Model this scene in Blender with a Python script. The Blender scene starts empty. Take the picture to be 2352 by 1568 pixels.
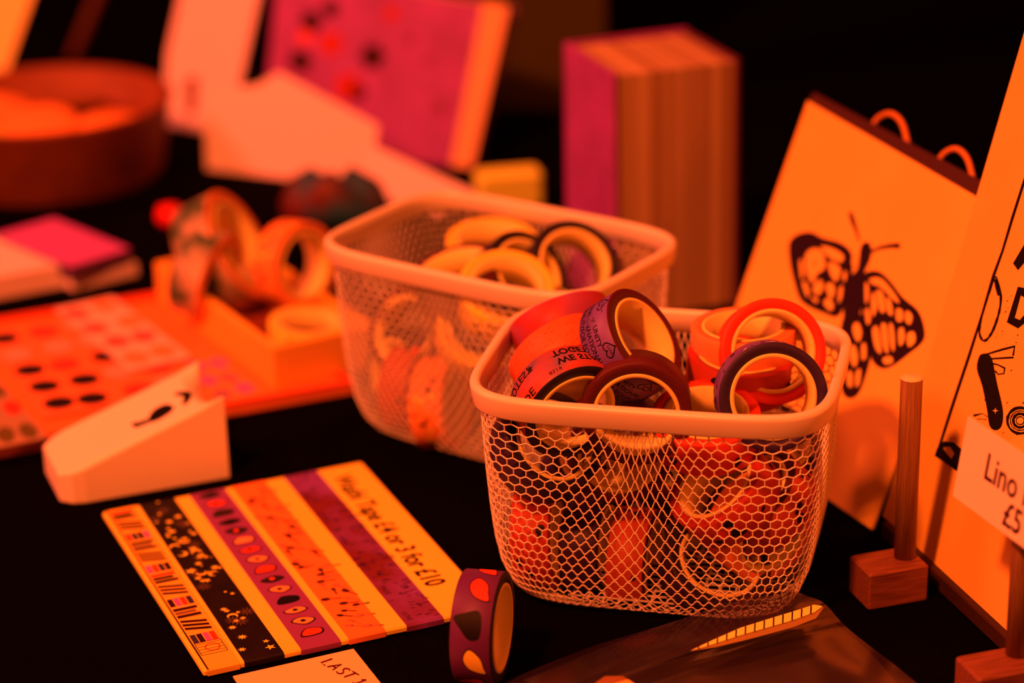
import bpy, math, random
from mathutils import Vector, Matrix
random.seed(7)
R = math.radians
S = bpy.context.scene
C = S.collection

# ------------------------------------------------------------------ camera, light, exposure
FPX, PITCH, ROLL, H = 5553.0, R(21.5), R(-1.5), 0.42
FW = Vector((0, math.cos(PITCH), -math.sin(PITCH)))
_rt = Vector((1, 0, 0)); _up = _rt.cross(FW)
RT = _rt*math.cos(ROLL) + _up*math.sin(ROLL)
UP = -_rt*math.sin(ROLL) + _up*math.cos(ROLL)
EYE = Vector((0, 0, H))
cd = bpy.data.cameras.new('camera'); cam = bpy.data.objects.new('camera', cd); C.objects.link(cam)
cd.sensor_width = 36; cd.lens = 85; cd.clip_start = 0.02; cd.clip_end = 30
cam.matrix_world = Matrix(((RT.x, UP.x, -FW.x, 0), (RT.y, UP.y, -FW.y, 0), (RT.z, UP.z, -FW.z, H), (0, 0, 0, 1)))
cd.dof.use_dof = True; cd.dof.focus_distance = 0.862; cd.dof.aperture_fstop = 4.6
S.camera = cam
S.view_settings.view_transform = 'Standard'; S.view_settings.look = 'None'
S.view_settings.gamma = 1; S.view_settings.use_curve_mapping = False
S.view_settings.exposure = 0.0

w = bpy.data.worlds.new('world'); S.world = w; w.use_nodes = True
w.node_tree.nodes['Background'].inputs[0].default_value = (1, .05, .012, 1)
w.node_tree.nodes['Background'].inputs[1].default_value = 0.012

def area(name, loc, target, size, power, col):
    l = bpy.data.lights.new(name, 'AREA'); l.shape = 'DISK'; l.size = size; l.energy = power; l.color = col
    o = bpy.data.objects.new(name, l); C.objects.link(o); o.location = loc
    o.rotation_euler = (Vector(target)-Vector(loc)).to_track_quat('-Z', 'Y').to_euler()
    return o
area('stage_light', (-0.58, -0.05, 1.35), (0.05, 0.95, 0.03), 0.16, 50, (1, .132, .0220))
area('overhead_light', (0.15, 1.25, 1.7), (0.0, 1.0, 0), 0.25, 9, (1, .105, .017))
area('red_fill_light', (-1.2, 0.55, 0.35), (0.2, 0.9, 0.05), 0.3, 2.0, (1, .02, .001))  # added red fill from an unseen source, keeps the shaded sides red
area('pink_light', (-1.1, 1.0, 0.95), (-0.1, 1.45, 0.1), 0.3, 18, (1, .105, .045))

area('roll_fill_light', (0.55, 0.05, 0.55), (0.0, 0.80, 0.02), 0.15, 2.4, (1, .11, .008))  # added fill without a visible source, brightens the inside of the loose roll

def ray(px, py): return (FW*FPX + RT*(px-1176) - UP*(py-784))/FPX      # length 1 along the view axis
def at(px, py, z=0.0):
    d = ray(px, py); return EYE + d*((z-H)/d.z)
def atY(px, py, Y):
    d = ray(px, py); return EYE + d*(Y/d.y)
def hit(px, py, p, n):
    d = ray(px, py); return EYE + d*((p-EYE).dot(n)/d.dot(n))

# ------------------------------------------------------------------ materials
MATS = {}
def mat(name, col, rough=.6, spec=.35, metal=0, noise=0, nscale=60, bump=0, bscale=400, trans=0, coat=0, alpha=1, col2=None, sss=0):
    if name in MATS: return MATS[name]
    m = bpy.data.materials.new(name); m.use_nodes = True; MATS[name] = m
    nt = m.node_tree; b = nt.nodes['Principled BSDF']
    b.inputs['Base Color'].default_value = (*col, 1); b.inputs['Roughness'].default_value = rough
    b.inputs['Specular IOR Level'].default_value = spec; b.inputs['Metallic'].default_value = metal
    b.inputs['Transmission Weight'].default_value = trans; b.inputs['Coat Weight'].default_value = coat
    b.inputs['Alpha'].default_value = alpha
    tc = nt.nodes.new('ShaderNodeTexCoord')
    if noise or col2:
        n = nt.nodes.new('ShaderNodeTexNoise'); n.inputs['Scale'].default_value = nscale; n.inputs['Detail'].default_value = 4
        nt.links.new(tc.outputs['Object'], n.inputs['Vector'])
        r = nt.nodes.new('ShaderNodeValToRGB'); nt.links.new(n.outputs['Fac'], r.inputs['Fac'])
        c2 = col2 or tuple(c*(1-noise) for c in col)
        r.color_ramp.elements[0].position = .40 if col2 else .3; r.color_ramp.elements[0].color = (*c2, 1)
        r.color_ramp.elements[1].position = .58 if col2 else .7; r.color_ramp.elements[1].color = (*col, 1)
        nt.links.new(r.outputs['Color'], b.inputs['Base Color'])
    if bump:
        n = nt.nodes.new('ShaderNodeTexNoise'); n.inputs['Scale'].default_value = bscale; n.inputs['Detail'].default_value = 3
        nt.links.new(tc.outputs['Object'], n.inputs['Vector'])
        bp = nt.nodes.new('ShaderNodeBump'); bp.inputs['Strength'].default_value = bump; bp.inputs['Distance'].default_value = .0006
        nt.links.new(n.outputs['Fac'], bp.inputs['Height']); nt.links.new(bp.outputs['Normal'], b.inputs['Normal'])
    return m
def wood(name, c1, c2, axis_scale=(300, 300, 14)):
    if name in MATS: return MATS[name]
    m = mat(name, c1, .55, .3); nt = m.node_tree; b = nt.nodes['Principled BSDF']
    tc = nt.nodes.new('ShaderNodeTexCoord'); mp = nt.nodes.new('ShaderNodeMapping'); mp.inputs['Scale'].default_value = axis_scale
    n = nt.nodes.new('ShaderNodeTexNoise'); n.inputs['Scale'].default_value = 4; n.inputs['Detail'].default_value = 5; n.inputs['Distortion'].default_value = .4
    r = nt.nodes.new('ShaderNodeValToRGB'); r.color_ramp.elements[0].position = .35; r.color_ramp.elements[0].color = (*c2, 1)
    r.color_ramp.elements[1].position = .62; r.color_ramp.elements[1].color = (*c1, 1)
    nt.links.new(tc.outputs['Object'], mp.inputs['Vector']); nt.links.new(mp.outputs['Vector'], n.inputs['Vector'])
    nt.links.new(n.outputs['Fac'], r.inputs['Fac']); nt.links.new(r.outputs['Color'], b.inputs['Base Color'])
    return m
def stripes(name, cols, axis, scale):          # sheets of paper seen edge on: bands along one axis
    if name in MATS: return MATS[name]
    m = mat(name, cols[0], .8, .1); nt = m.node_tree; b = nt.nodes['Principled BSDF']
    tc = nt.nodes.new('ShaderNodeTexCoord'); mp = nt.nodes.new('ShaderNodeMapping')
    sc = [0.2, 0.2, 0.2]; sc[axis] = scale; mp.inputs['Scale'].default_value = sc
    n = nt.nodes.new('ShaderNodeTexNoise'); n.inputs['Scale'].default_value = 1; n.inputs['Detail'].default_value = 6; n.inputs['Roughness'].default_value = .6
    r = nt.nodes.new('ShaderNodeValToRGB'); r.color_ramp.elements[0].position = .38; r.color_ramp.elements[0].color = (*cols[1], 1)
    r.color_ramp.elements[1].position = .6; r.color_ramp.elements[1].color = (*cols[0], 1)
    nt.links.new(tc.outputs['Object'], mp.inputs['Vector']); nt.links.new(mp.outputs['Vector'], n.inputs['Vector'])
    nt.links.new(n.outputs['Fac'], r.inputs['Fac']); nt.links.new(r.outputs['Color'], b.inputs['Base Color'])
    return m

M_white = mat('white_enamel', (.80, .80, .80), .34, .5)
M_wire = mat('white_coated_wire', (.78, .78, .78), .4, .5)
M_plastic = mat('white_printed_plastic', (.84, .84, .84), .6, .3, bump=.15, bscale=900)
M_cloth = mat('black_tablecloth', (.0012, .0010, .0010), 1, .02, noise=.4, nscale=500)
M_paper = mat('white_paper', (.82, .80, .74), .8, .1)
M_cream = mat('cream_card', (.84, .72, .09), .7, .15)
M_core = mat('cardboard_core', (.82, .76, .28), .8, .1)
M_ink = mat('black_ink', (.004, .002, .004), .6, .2)
M_inkp = mat('purple_black_ink', (.020, .008, .03), .8, .05)
M_printpaper = mat('print_paper', (.84, .58, .13), .75, .12, noise=.08, nscale=30)
M_wood = wood('pine_wood', (.30, .17, .07), (.19, .10, .04))
M_woodend = mat('pine_end_grain', (.85, .85, .5), .8, .1, noise=.4, nscale=1500)
M_blockwood = wood('block_wood', (.24, .09, .06), (.13, .04, .025), (14, 300, 300))
M_purple = mat('purple_tape_side', (.030, .012, .09), .5, .3)
M_purpletx = mat('mauve_tape_print', (.18, .08, .62), .45, .35, noise=.3, nscale=90)
M_maroon = mat('plum_tape_side', (.085, .010, .025), .5, .3)
M_coral = mat('coral_tape_side', (.85, .05, .02), .5, .3)
M_peach = mat('peach_tape_side', (.85, .28, .12), .5, .3)
M_dark = mat('dark_tape_side', (.018, .012, .03), .5, .3)
M_red = mat('red_tape', (.65, .05, .03), .5, .3)
M_orange = mat('orange_tape', (.85, .30, .08), .5, .3)
M_pink = mat('pink_cover', (.40, .062, .66), .6, .3, noise=.35, nscale=35)
M_pinkrose = mat('rose_pink', (.55, .10, .75), .6, .3)
M_brown = mat('kraft_brown', (.22, .07, .02), .8, .1)
M_black = mat('black_plastic', (.006, .004, .005), .5, .2)
M_grey = mat('slate_grey', (.03, .12, .30), .6, .2)
M_yellow = mat('yellow_card', (.8, 1.0, .15), .7, .1)
M_cord = mat('orange_cord', (.55, .22, .06), .8, .1)

# ------------------------------------------------------------------ mesh builder
class MB:
    def __init__(s): s.v = []; s.f = []; s.m = []; s.sm = []
    def add(s, verts, faces, mi=0, smooth=False, M=None):
        o = len(s.v)
        s.v += [tuple(M @ Vector(v)) if M else tuple(v) for v in verts]
        for f in faces: s.f.append(tuple(o+i for i in f)); s.m.append(mi); s.sm.append(smooth)
    def box(s, a, b, mi=0, bev=0, M=None):
        x0, y0, z0 = a; x1, y1, z1 = b
        if bev <= 0:
            V = [(x0,y0,z0),(x1,y0,z0),(x1,y1,z0),(x0,y1,z0),(x0,y0,z1),(x1,y0,z1),(x1,y1,z1),(x0,y1,z1)]
            s.add(V, [(3,2,1,0),(4,5,6,7),(0,1,5,4),(1,2,6,5),(2,3,7,6),(3,0,4,7)], mi, False, M); return
        def ring(ins, z): 
            i = ins; g = bev
            P = [(x0+g,y0),(x1-g,y0),(x1,y0+g),(x1,y1-g),(x1-g,y1),(x0+g,y1),(x0,y1-g),(x0,y0+g)]
            cx, cy = (x0+x1)/2, (y0+y1)/2
            return [(cx+(x-cx)*(1-2*i/(x1-x0)), cy+(y-cy)*(1-2*i/(y1-y0)), z) for x, y in P]
        rs = [ring(bev, z0), ring(0, z0+bev), ring(0, z1-bev), ring(bev, z1)]
        V = sum(rs, []); F = [tuple(range(7, -1, -1)), tuple(range(24, 32))]
        for k in range(3):
            for i in range(8): F.append((k*8+i, k*8+(i+1)%8, k*8+8+(i+1)%8, k*8+8+i))
        s.add(V, F, mi, False, M)
    def lathe(s, prof, n=48, mi=0, M=None, closed=True, mis=None):
        k = len(prof); V = []
        for i in range(n):
            a = 2*math.pi*i/n
            for r, z in prof: V.append((r*math.cos(a), r*math.sin(a), z))
        rng = range(k) if closed else range(k-1)
        for j in rng:
            F = [(i*k+j, ((i+1)%n)*k+j, ((i+1)%n)*k+(j+1)%k, i*k+(j+1)%k) for i in range(n)]
            if j == rng[0]: s.add(V, F, mis[j] if mis else mi, True, M); base = len(s.v)-len(V)
            else:
                for f in F: s.f.append(tuple(base+q for q in f)); s.m.append(mis[j] if mis else mi); s.sm.append(True)
    def tube(s, P, r, n=5, closed=False, mi=0, caps=True, M=None):
        P = [Vector(p) for p in P]; V = []; k = len(P); ref = Vector((.13, .21, .97))
        for i, p in enumerate(P):
            a = P[(i-1) % k] if (closed or i) else p; b = P[(i+1) % k] if (closed or i < k-1) else p
            t = (b-a).normalized() if (b-a).length > 1e-9 else Vector((0, 0, 1))
            x = t.cross(ref); x = x.normalized() if x.length > 1e-3 else t.orthogonal().normalized()
            y = t.cross(x)
            rr = r[i] if isinstance(r, (list, tuple)) else r
            for q in range(n):
                an = 2*math.pi*q/n; V.append(p + x*(rr*math.cos(an)) + y*(rr*math.sin(an)))
        F = []
        for i in range(k if closed else k-1):
            for q in range(n):
                F.append((i*n+q, i*n+(q+1)%n, ((i+1)%k)*n+(q+1)%n, ((i+1)%k)*n+q))
        if caps and not closed: F += [tuple(range(n-1, -1, -1)), tuple((k-1)*n+q for q in range(n))]
        s.add(V, F, mi, True, M)
    def mesh(s, name, mats):
        me = bpy.data.meshes.new(name); me.from_pydata(s.v, [], s.f)
        for m in (mats if isinstance(mats, (list, tuple)) else [mats]): me.materials.append(m)
        me.polygons.foreach_set('material_index', s.m); me.polygons.foreach_set('use_smooth', s.sm); me.update()
        return me
def link(name, me, parent=None, label=None):
    o = bpy.data.objects.new(name, me); C.objects.link(o)
    if parent: o.parent = parent
    if label: o['label'] = label
    return o
def part(name, mb, mats, parent, label=None): return link(name, mb.mesh(name, mats), parent, label)
def tag(o, label, cat, group=None):
    o['label'] = label; o['category'] = cat
    if group: o['group'] = group
    return o
def thing(name, label, cat, M=None, group=None):
    o = bpy.data.objects.new(name, None); C.objects.link(o); o.empty_display_size = .01
    if M is not None: o.matrix_world = M
    return tag(o, label, cat, group)
def frame(o, x, y=None, z=None):
    x = Vector(x).normalized()
    if z is None: z = x.cross(Vector(y)).normalized()
    z = Vector(z).normalized(); y = z.cross(x).normalized(); x = y.cross(z)
    return Matrix(((x.x, y.x, z.x, o[0]), (x.y, y.y, z.y, o[1]), (x.z, y.z, z.z, o[2]), (0, 0, 0, 1)))
def rotz(o, a): return Matrix.Translation(Vector(o)) @ Matrix.Rotation(a, 4, 'Z')

# flat artwork: polygons, strokes and letters laid on a surface through map(x, y, level)
_fonts = {}
def text_mesh(s, size=1, shear=0, align='LEFT', bold=0):
    key = (s, size, shear, align, bold)
    if key not in _fonts:
        c = bpy.data.curves.new('t', 'FONT'); c.body = s; c.size = size; c.shear = shear; c.resolution_u = 3; c.align_x = align; c.offset = bold*size
        o = bpy.data.objects.new('t', c); me = bpy.data.meshes.new_from_object(o)
        _fonts[key] = ([tuple(v.co[:2]) for v in me.vertices], [tuple(p.vertices) for p in me.polygons])
        bpy.data.objects.remove(o); bpy.data.curves.remove(c); bpy.data.meshes.remove(me)
    return _fonts[key]
def letters(mb, s, fmap, mi, size, shear=0, align='LEFT', bold=0):
    V, F = text_mesh(s, size, shear, align, bold); mb.add([fmap(*v) for v in V], F, mi)
def poly(mb, P, fmap, mi):
    from mathutils.geometry import tessellate_polygon
    T = tessellate_polygon([[Vector((x, y, 0)) for x, y in P]])
    mb.add([fmap(*p) for p in P], [tuple(t) for t in T], mi)
def fan(mb, P, fmap, mi, k=5):        # filled shape that follows a curved surface
    cx_, cy_ = sum(p[0] for p in P)/len(P), sum(p[1] for p in P)/len(P); n = len(P)
    V = [fmap(cx_, cy_)]+[fmap(cx_+(x-cx_)*j/k, cy_+(y-cy_)*j/k) for j in range(1, k+1) for x, y in P]
    F = [(0, 1+i, 1+(i+1) % n) for i in range(n)]+[(1+(j-1)*n+i, 1+j*n+i, 1+j*n+(i+1) % n, 1+(j-1)*n+(i+1) % n) for j in range(1, k) for i in range(n)]
    mb.add(V, F, mi)
def smooth_pts(P, n=4, closed=True):
    out = []; k = len(P)
    for i in range(k if closed else k-1):
        p0, p1, p2, p3 = P[(i-1) % k if closed else max(i-1, 0)], P[i], P[(i+1) % k], P[(i+2) % k if closed else min(i+2, k-1)]
        for j in range(n):
            t = j/n
            out.append(tuple(.5*((2*p1[a])+(-p0[a]+p2[a])*t+(2*p0[a]-5*p1[a]+4*p2[a]-p3[a])*t*t+(-p0[a]+3*p1[a]-3*p2[a]+p3[a])*t**3) for a in range(2)))
    if not closed: out.append(P[-1])
    return out
def stroke(mb, P, wd, fmap, mi, closed=False, wiggle=0):
    k = len(P); A = []; B = []
    for i, p in enumerate(P):
        a = P[(i-1) % k] if (closed or i) else p; b = P[(i+1) % k] if (closed or i < k-1) else p
        dx, dy = b[0]-a[0], b[1]-a[1]; l = math.hypot(dx, dy) or 1
        h = (wd[i] if isinstance(wd, (list, tuple)) else wd)/2 * (1+random.uniform(-wiggle, wiggle))
        A.append(fmap(p[0]-dy/l*h, p[1]+dx/l*h)); B.append(fmap(p[0]+dy/l*h, p[1]-dx/l*h))
    V = A+B; n = k if closed else k-1
    mb.add(V, [(i, (i+1) % k, k+(i+1) % k, k+i) for i in range(n)], mi)
def circ(cx, cy, rx, ry=None, n=20, a0=0, rot=0):
    ry = ry or rx; c, s_ = math.cos(rot), math.sin(rot); o = []
    for i in range(n):
        a = a0+2*math.pi*i/n; x, y = rx*math.cos(a), ry*math.sin(a); o.append((cx+x*c-y*s_, cy+x*s_+y*c))
    return o
def star(cx, cy, r, k=5, inner=.45, rot=0):
    return [(cx+(r if i % 2 == 0 else r*inner)*math.cos(rot+math.pi*i/k), cy+(r if i % 2 == 0 else r*inner)*math.sin(rot+math.pi*i/k)) for i in range(2*k)]
def moon(cx, cy, r, rot=0):
    o = [(r*math.cos(a), r*math.sin(a)) for a in [R(40+i*28) for i in range(11)]]
    o += [(r*.35+r*.75*math.cos(a), r*.75*math.sin(a)) for a in [R(310-i*26) for i in range(10)]]
    c, s_ = math.cos(rot), math.sin(rot); return [(cx+x*c-y*s_, cy+x*s_+y*c) for x, y in o]
def heart(cx, cy, r, rot=0):
    o = []
    for i in range(24):
        t = 2*math.pi*i/24; x = 16*math.sin(t)**3/17*r; y = (13*math.cos(t)-5*math.cos(2*t)-2*math.cos(3*t)-math.cos(4*t))/17*r
        c, s_ = math.cos(rot), math.sin(rot); o.append((cx+x*c-y*s_, cy+x*s_+y*c))
    return o

# ------------------------------------------------------------------ the setting
def structure(name, a, b, m):
    mb = MB(); mb.box(a, b); o = part(name, mb, m, None); o['kind'] = 'structure'; return o
structure('floor', (-3, -1.5, -.80), (3, 4.2, -.75), mat('dark_floor', (.02, .008, .005), .8, .1, noise=.4, nscale=3))
structure('wall_back', (-3, 4.2, -.80), (3, 4.3, 2.4), mat('dark_wall', (.05, .02, .01), .9, .05, noise=.3, nscale=2))

table = thing('table', 'long trading table covered with a plain black cloth', 'table', rotz((0, 1.2, -.75), 0))
mb = MB(); mb.box((-1.2, -.75, .72), (1.2, .95, .747)); part('table_top', mb, M_wood, table)
for sx in (-1.1, 1.1):
    for sy in (-.68, .88):
        mb = MB(); mb.box((sx-.025, sy-.025, 0), (sx+.025, sy+.025, .72)); part('leg', mb, M_black, table)
mb = MB(); n = 60; X0, X1, Y0, Y1 = -1.205, 1.205, -.755, .955
loop = [(X0+(X1-X0)*i/n, Y0) for i in range(n)]+[(X1, Y0+(Y1-Y0)*i/n) for i in range(n)]+[(X1-(X1-X0)*i/n, Y1) for i in range(n)]+[(X0, Y1-(Y1-Y0)*i/n) for i in range(n)]
V = [(x, y, .75) for x, y in loop]
for lv, (zz, off) in enumerate(((.745, .004), (.5, .015), (.2, .03))):
    for i, (x, y) in enumerate(loop):
        q = off*(1+.8*math.sin(i*.9)); V.append((x+q*(1 if x > X1-.001 else -1 if x < X0+.001 else 0), y+q*(1 if y > Y1-.001 else -1 if y < Y0+.001 else 0), zz))
k = len(loop); F = [tuple(range(k))]
for lv in range(3): F += [(lv*k+i, lv*k+k+i, lv*k+k+(i+1) % k, lv*k+(i+1) % k) for i in range(k)]
mb.add(V, F); part('tablecloth', mb, M_cloth, table)

# ------------------------------------------------------------------ mesh baskets
SE_N = 5.2
def se_table(hx, hy):
    P = []; n = 1600
    for i in range(n):
        a = 2*math.pi*i/n; c, s_ = math.cos(a), math.sin(a)
        P.append((hx*math.copysign(abs(c)**(2/SE_N), c), hy*math.copysign(abs(s_)**(2/SE_N), s_)))
    L = [0]
    for i in range(n): L.append(L[-1]+math.dist(P[i], P[(i+1) % n]))
    return P, L
import bisect
def make_basket(name, label, M, hx=.0640, hy=.0485):
    t = thing(name, label, 'basket', M, 'white wire mesh baskets of tape')
    P, L = se_table(hx, hy); T = L[-1]; n = len(P)
    def pt(l):
        l %= T; i = min(bisect.bisect_right(L, l)-1, n-1); f = (l-L[i])/max(L[i+1]-L[i], 1e-9); a, b = P[i], P[(i+1) % n]
        return a[0]+(b[0]-a[0])*f, a[1]+(b[1]-a[1])*f
    def nor(l):
        a, b = pt(l-.0006), pt(l+.0006); dx, dy = b[0]-a[0], b[1]-a[1]; q = math.hypot(dx, dy); return dy/q, -dx/q
    # rim band
    sec = [(-.0012, .0798), (.0004, .0793), (.0014, .0799), (.0017, .0803), (.0026, .0864), (.0026, .0870), (.0022, .0878), (.0012, .0884), (.0, .0885), (-.0010, .0880), (-.0014, .0868)]
    mb = MB(); K = 200; V = []
    for i in range(K):
        l = T*i/K; x, y = pt(l); nx, ny = nor(l)
        for d, z in sec: V.append((x+nx*d, y+ny*d, z))
    k = len(sec); F = [(i*k+j, ((i+1) % K)*k+j, ((i+1) % K)*k+(j+1) % k, i*k+(j+1) % k) for i in range(K) for j in range(k)]
    mb.add(V, F, 0, True); part('rim', mb, M_white, t)
    # wire mesh wall: rows of wavy strands joined by short links
    prof = [(.985, .0812), (.975, .068), (.962, .052), (.945, .038), (.925, .026), (.895, .0160), (.850, .0085), (.79, .0035), (.72, .0014), (.60, .0012)]
    PL = [0]
    for a, b in zip(prof, prof[1:]): PL.append(PL[-1]+math.hypot((a[0]-b[0])*(hx+hy)/2, a[1]-b[1]))
    def pr(q):
        q = max(0, min(1, q))*PL[-1]; i = min(bisect.bisect_right(PL, q)-1, len(prof)-2); f = (q-PL[i])/(PL[i+1]-PL[i])
        return prof[i][0]+(prof[i+1][0]-prof[i][0])*f, prof[i][1]+(prof[i+1][1]-prof[i][1])*f
    side = [0, 0, 0, 0]; e = T/4
    # face centres along the outline: +x (0), +y (T/4), -x, -y by symmetry
    def surf(u, q):                        # u in 0..4, integers are face centres
        f = round(u); c = (u-f)*2          # -1..1 across the face
        kq = .42*(1-q*2.4)
        c2 = c - kq*math.sin(math.pi*c)/math.pi
        g = math.exp(-(c/.42)**2)
        s_, z = pr(q+.035*g*math.sin(math.pi*min(1, q*1.3)))
        # outline length positions of the corners are at half spacing by arc length of each quadrant
        l = (f+c2/2)*e
        x, y = pt(l)
        bow = 1+.0*g
        return (x*s_*bow, y*s_*bow, z)
    NR, NC = 27, 184
    mb = MB()
    def amp(u, q):
        c = (u-round(u))*2; g = math.exp(-(c/.50)**2); return (.22+.85*g*(1-.30*q))/NR
    def node(i, j, ph=0.0):
        u = 4*(i+ph)/NC; q = (j+.35)/NR; w_ = math.cos(math.pi*(i+ph+j))
        w_ = math.copysign(abs(w_)**.8, w_)
        return surf(u, q+amp(u, q)*.5*w_)
    for j in range(NR):
        pts = []
        for i in range(NC):
            for ph in (0, .25, .5, .75): pts.append(node(i, j, ph))
        mb.tube(pts, .00030, 4, closed=True)
        if j < NR-1:
            for i in range(NC):
                if (i+j) % 2 == 0:
                    mb.tube([node(i, j), node(i, j+1)], .00030, 4, caps=False)
        else: pass
    for i in range(0, NC, 2):
        mb.tube([surf(4*i/NC, 0), node(i if True else 0, 0)], .0003, 4, caps=False)
    part('wire_mesh', mb, M_wire, t)
    mb = MB(); sx, sy = hx*.60, hy*.60
    for i in range(-6, 7):
        u = i/6.5; e_ = (1-abs(u)**SE_N)**(1/SE_N)
        mb.tube([(sx*u, -sy*e_, .0008), (sx*u, sy*e_, .0008)], .0004, 5); mb.tube([(-sx*e_, sy*u, .0012), (sx*e_, sy*u, .0012)], .0004, 5)
    part('base_grid', mb, M_wire, t)
    return t
B1 = rotz((.0553, .8228, 0), R(-14)); B2 = rotz((-.0042, .9600, 0), R(-35))
make_basket('wire_basket', 'white wire mesh basket in front, in focus, piled with tape rolls', B1)
make_basket('wire_basket', 'blurred white wire mesh basket turned cornerwise behind the sharp one', B2, .0665, .0450)

# ------------------------------------------------------------------ washi tape rolls
RI, RC, RO, RW = .0142, .0157, .0197, .0150
def cyl(r, ang0, z0=0, flip=1):        # artwork map: x runs round the roll, y across it
    return lambda x, y: (r*math.cos(ang0+flip*x/r), r*math.sin(ang0+flip*x/r), z0+y)
KINDS = {}
def roll_meshes(kind):
    if kind in KINDS: return KINDS[kind]
    side, body, deco = ROLLS[kind]; h = RW/2; rnd = random.Random(sum(map(ord, kind)))
    mb = MB()
    mb.lathe([(RC, h-.0003), (RO-.0003, h-.0003), (RO, h-.0006), (RO, -h+.0006), (RO-.0003, -h+.0003), (RC, -h+.0003)], 72, mis=[0, 0, 1, 0, 0, 0])
    mats = [side, body, M_ink, M_coral, M_cream]
    if deco: deco(mb, rnd)
    t = mb.mesh('tape', mats)
    mb = MB(); mb.lathe([(RI, h), (RC, h), (RC, -h), (RI, -h)], 72); c = mb.mesh('core', M_core)
    KINDS[kind] = (t, c); return t, c
rr = RO+.00006
def deco_text(lines, size, ang, mi=2, flip=1):
    def f(mb, rnd):
        for k, (s, y, a, sz) in enumerate(lines): letters(mb, s, cyl(rr, ang+a, y, flip), mi, sz*size, bold=.0)
        for k in range(46):
            a = rnd.uniform(0, 6.28); y = rnd.uniform(-.006, .006)
            if abs(((a-ang+math.pi) % (2*math.pi))-math.pi) < 1.3: continue
            stroke(mb, [(0, 0), (rnd.uniform(.001, .003), rnd.uniform(-.001, .001))], .0004, cyl(rr, a, y), mi)
    return f
def deco_protest(mb, rnd):
    f = lambda a, y: cyl(rr, a, y, -1)
    # words run across the roll in short stacked lines
    def across(s, a, size, mi=2, x0=-.0062):   # baseline across the width
        V, F = text_mesh(s, size)
        mb.add([(rr*math.cos(a+v[1]/rr), rr*math.sin(a+v[1]/rr), -x0-v[0]) for v in V], F, mi)
    letters(mb, 'WE STAND', f(.30, -.0010), 2, .0046, bold=.03); letters(mb, 'TOGETHER', f(.30, -.0056), 2, .0044, bold=.03)
    poly(mb, star(0, 0, .0016), f(-.62+1.4, -.0046), 2)
    letters(mb, 'PRIDE', f(1.62, .0026), 2, .0052, bold=.015); letters(mb, 'IS A', f(1.75, -.0018), 2, .0046, bold=.015); letters(mb, 'PROTEST', f(1.66, -.0062), 2, .0044, bold=.015)
    letters(mb, '8519', f(.55, .0032), 2, .0026)
    for k in range(5):
        a = 2.7+k*.75
        letters(mb, ['LOVE', 'EQUAL', 'RIGHTS', 'NOW', 'HOPE'][k], f(a, -.003+.005*(k % 2)), 2, .0036)
def deco_equal(mb, rnd):
    f = lambda a, y: cyl(rr, a, y, 1)
    for k in range(6):
        a = k*1.05
        letters(mb, 'FOR EQUALITY', f(a-.35, -.0064), 2, .0030, bold=.01); letters(mb, 'NATIONAL', f(a-.25, -.0033), 2, .0029, bold=.01); letters(mb, 'UNITY', f(a-.25, -.0002), 2, .0030, bold=.01)
        stroke(mb, heart(0, 0, .0031, math.pi), .00045, f(a+.32, .0038), 2, closed=True); letters(mb, 'LOVE', f(a+.24, .0034), 2, .0016)
        for j in range(8):
            x = rnd.uniform(-.003, .003); stroke(mb, [(x, 0), (x+rnd.uniform(-.002, .002), rnd.uniform(-.001, .002))], .0003, f(a+.7, rnd.uniform(-.005, .005)), 2)
def deco_arrows(mb, rnd):
    for k in range(14):
        a = k*.45
        for y in (-.004, .0005, .005):
            f = cyl(rr, a+.1*(y > 0), y); poly(mb, [(-.0034, -.0003), (.0005, -.0008), (.0034, .0006), (.0002, .0012)], f, 2)
def deco_marks(mb, rnd):
    for k in range(60):
        f = cyl(rr, rnd.uniform(0, 6.28), rnd.uniform(-.006, .006)); r = rnd.uniform(.0006, .0016)
        fan(mb, circ(0, 0, r, r*rnd.uniform(.4, 1), 9, rot=rnd.uniform(0, 3)), f, 2 if k % 3 else 4)
def deco_hearts(mb, rnd):
    for k in range(10):
        f = cyl(rr, k*.63, (-.003, .003)[k % 2]); fan(mb, heart(0, 0, .0022, rnd.uniform(0, 6)), f, 3 if k % 2 else 2)
def deco_leaves(mb, rnd):            # big leaf and petal shapes
    A = [(-.0050, .0036), (-.0010, .0052), (.0048, .0046), (.0056, .0010), (.0020, -.0024), (-.0022, -.0052), (-.0040, -.0010)]
    B_ = [(-.0056, -.0012), (-.0022, .0030), (.0026, .0042), (.0060, .0046), (.0040, -.0012), (-.0012, -.0036)]
    for k in range(9):
        a = k*.70; c = [3, 2, 4, 3, 2, 3, 3, 2, 3][k]; pts = smooth_pts(A if k % 2 else B_, 4); sc = .86
        f = cyl(rr+.00004, a, (0.0008, -.0012)[k % 2]); g = cyl(rr, a, (0.0008, -.0012)[k % 2])
        fan(mb, [(x*sc*1.12, y*sc*1.12) for x, y in pts], g, 2); fan(mb, [(x*sc, y*sc) for x, y in pts], f, c)
def deco_blots(mb, rnd):
    for k in range(26):
        f = cyl(rr, rnd.uniform(0, 6.28), rnd.uniform(-.0045, .0045)); r = rnd.uniform(.0012, .0026)
        fan(mb, smooth_pts([(r*rnd.uniform(.6, 1.2)*math.cos(a*1.047), r*rnd.uniform(.4, 1)*math.sin(a*1.047)) for a in range(6)], 2), f, 2 if k % 4 else 3)
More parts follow.
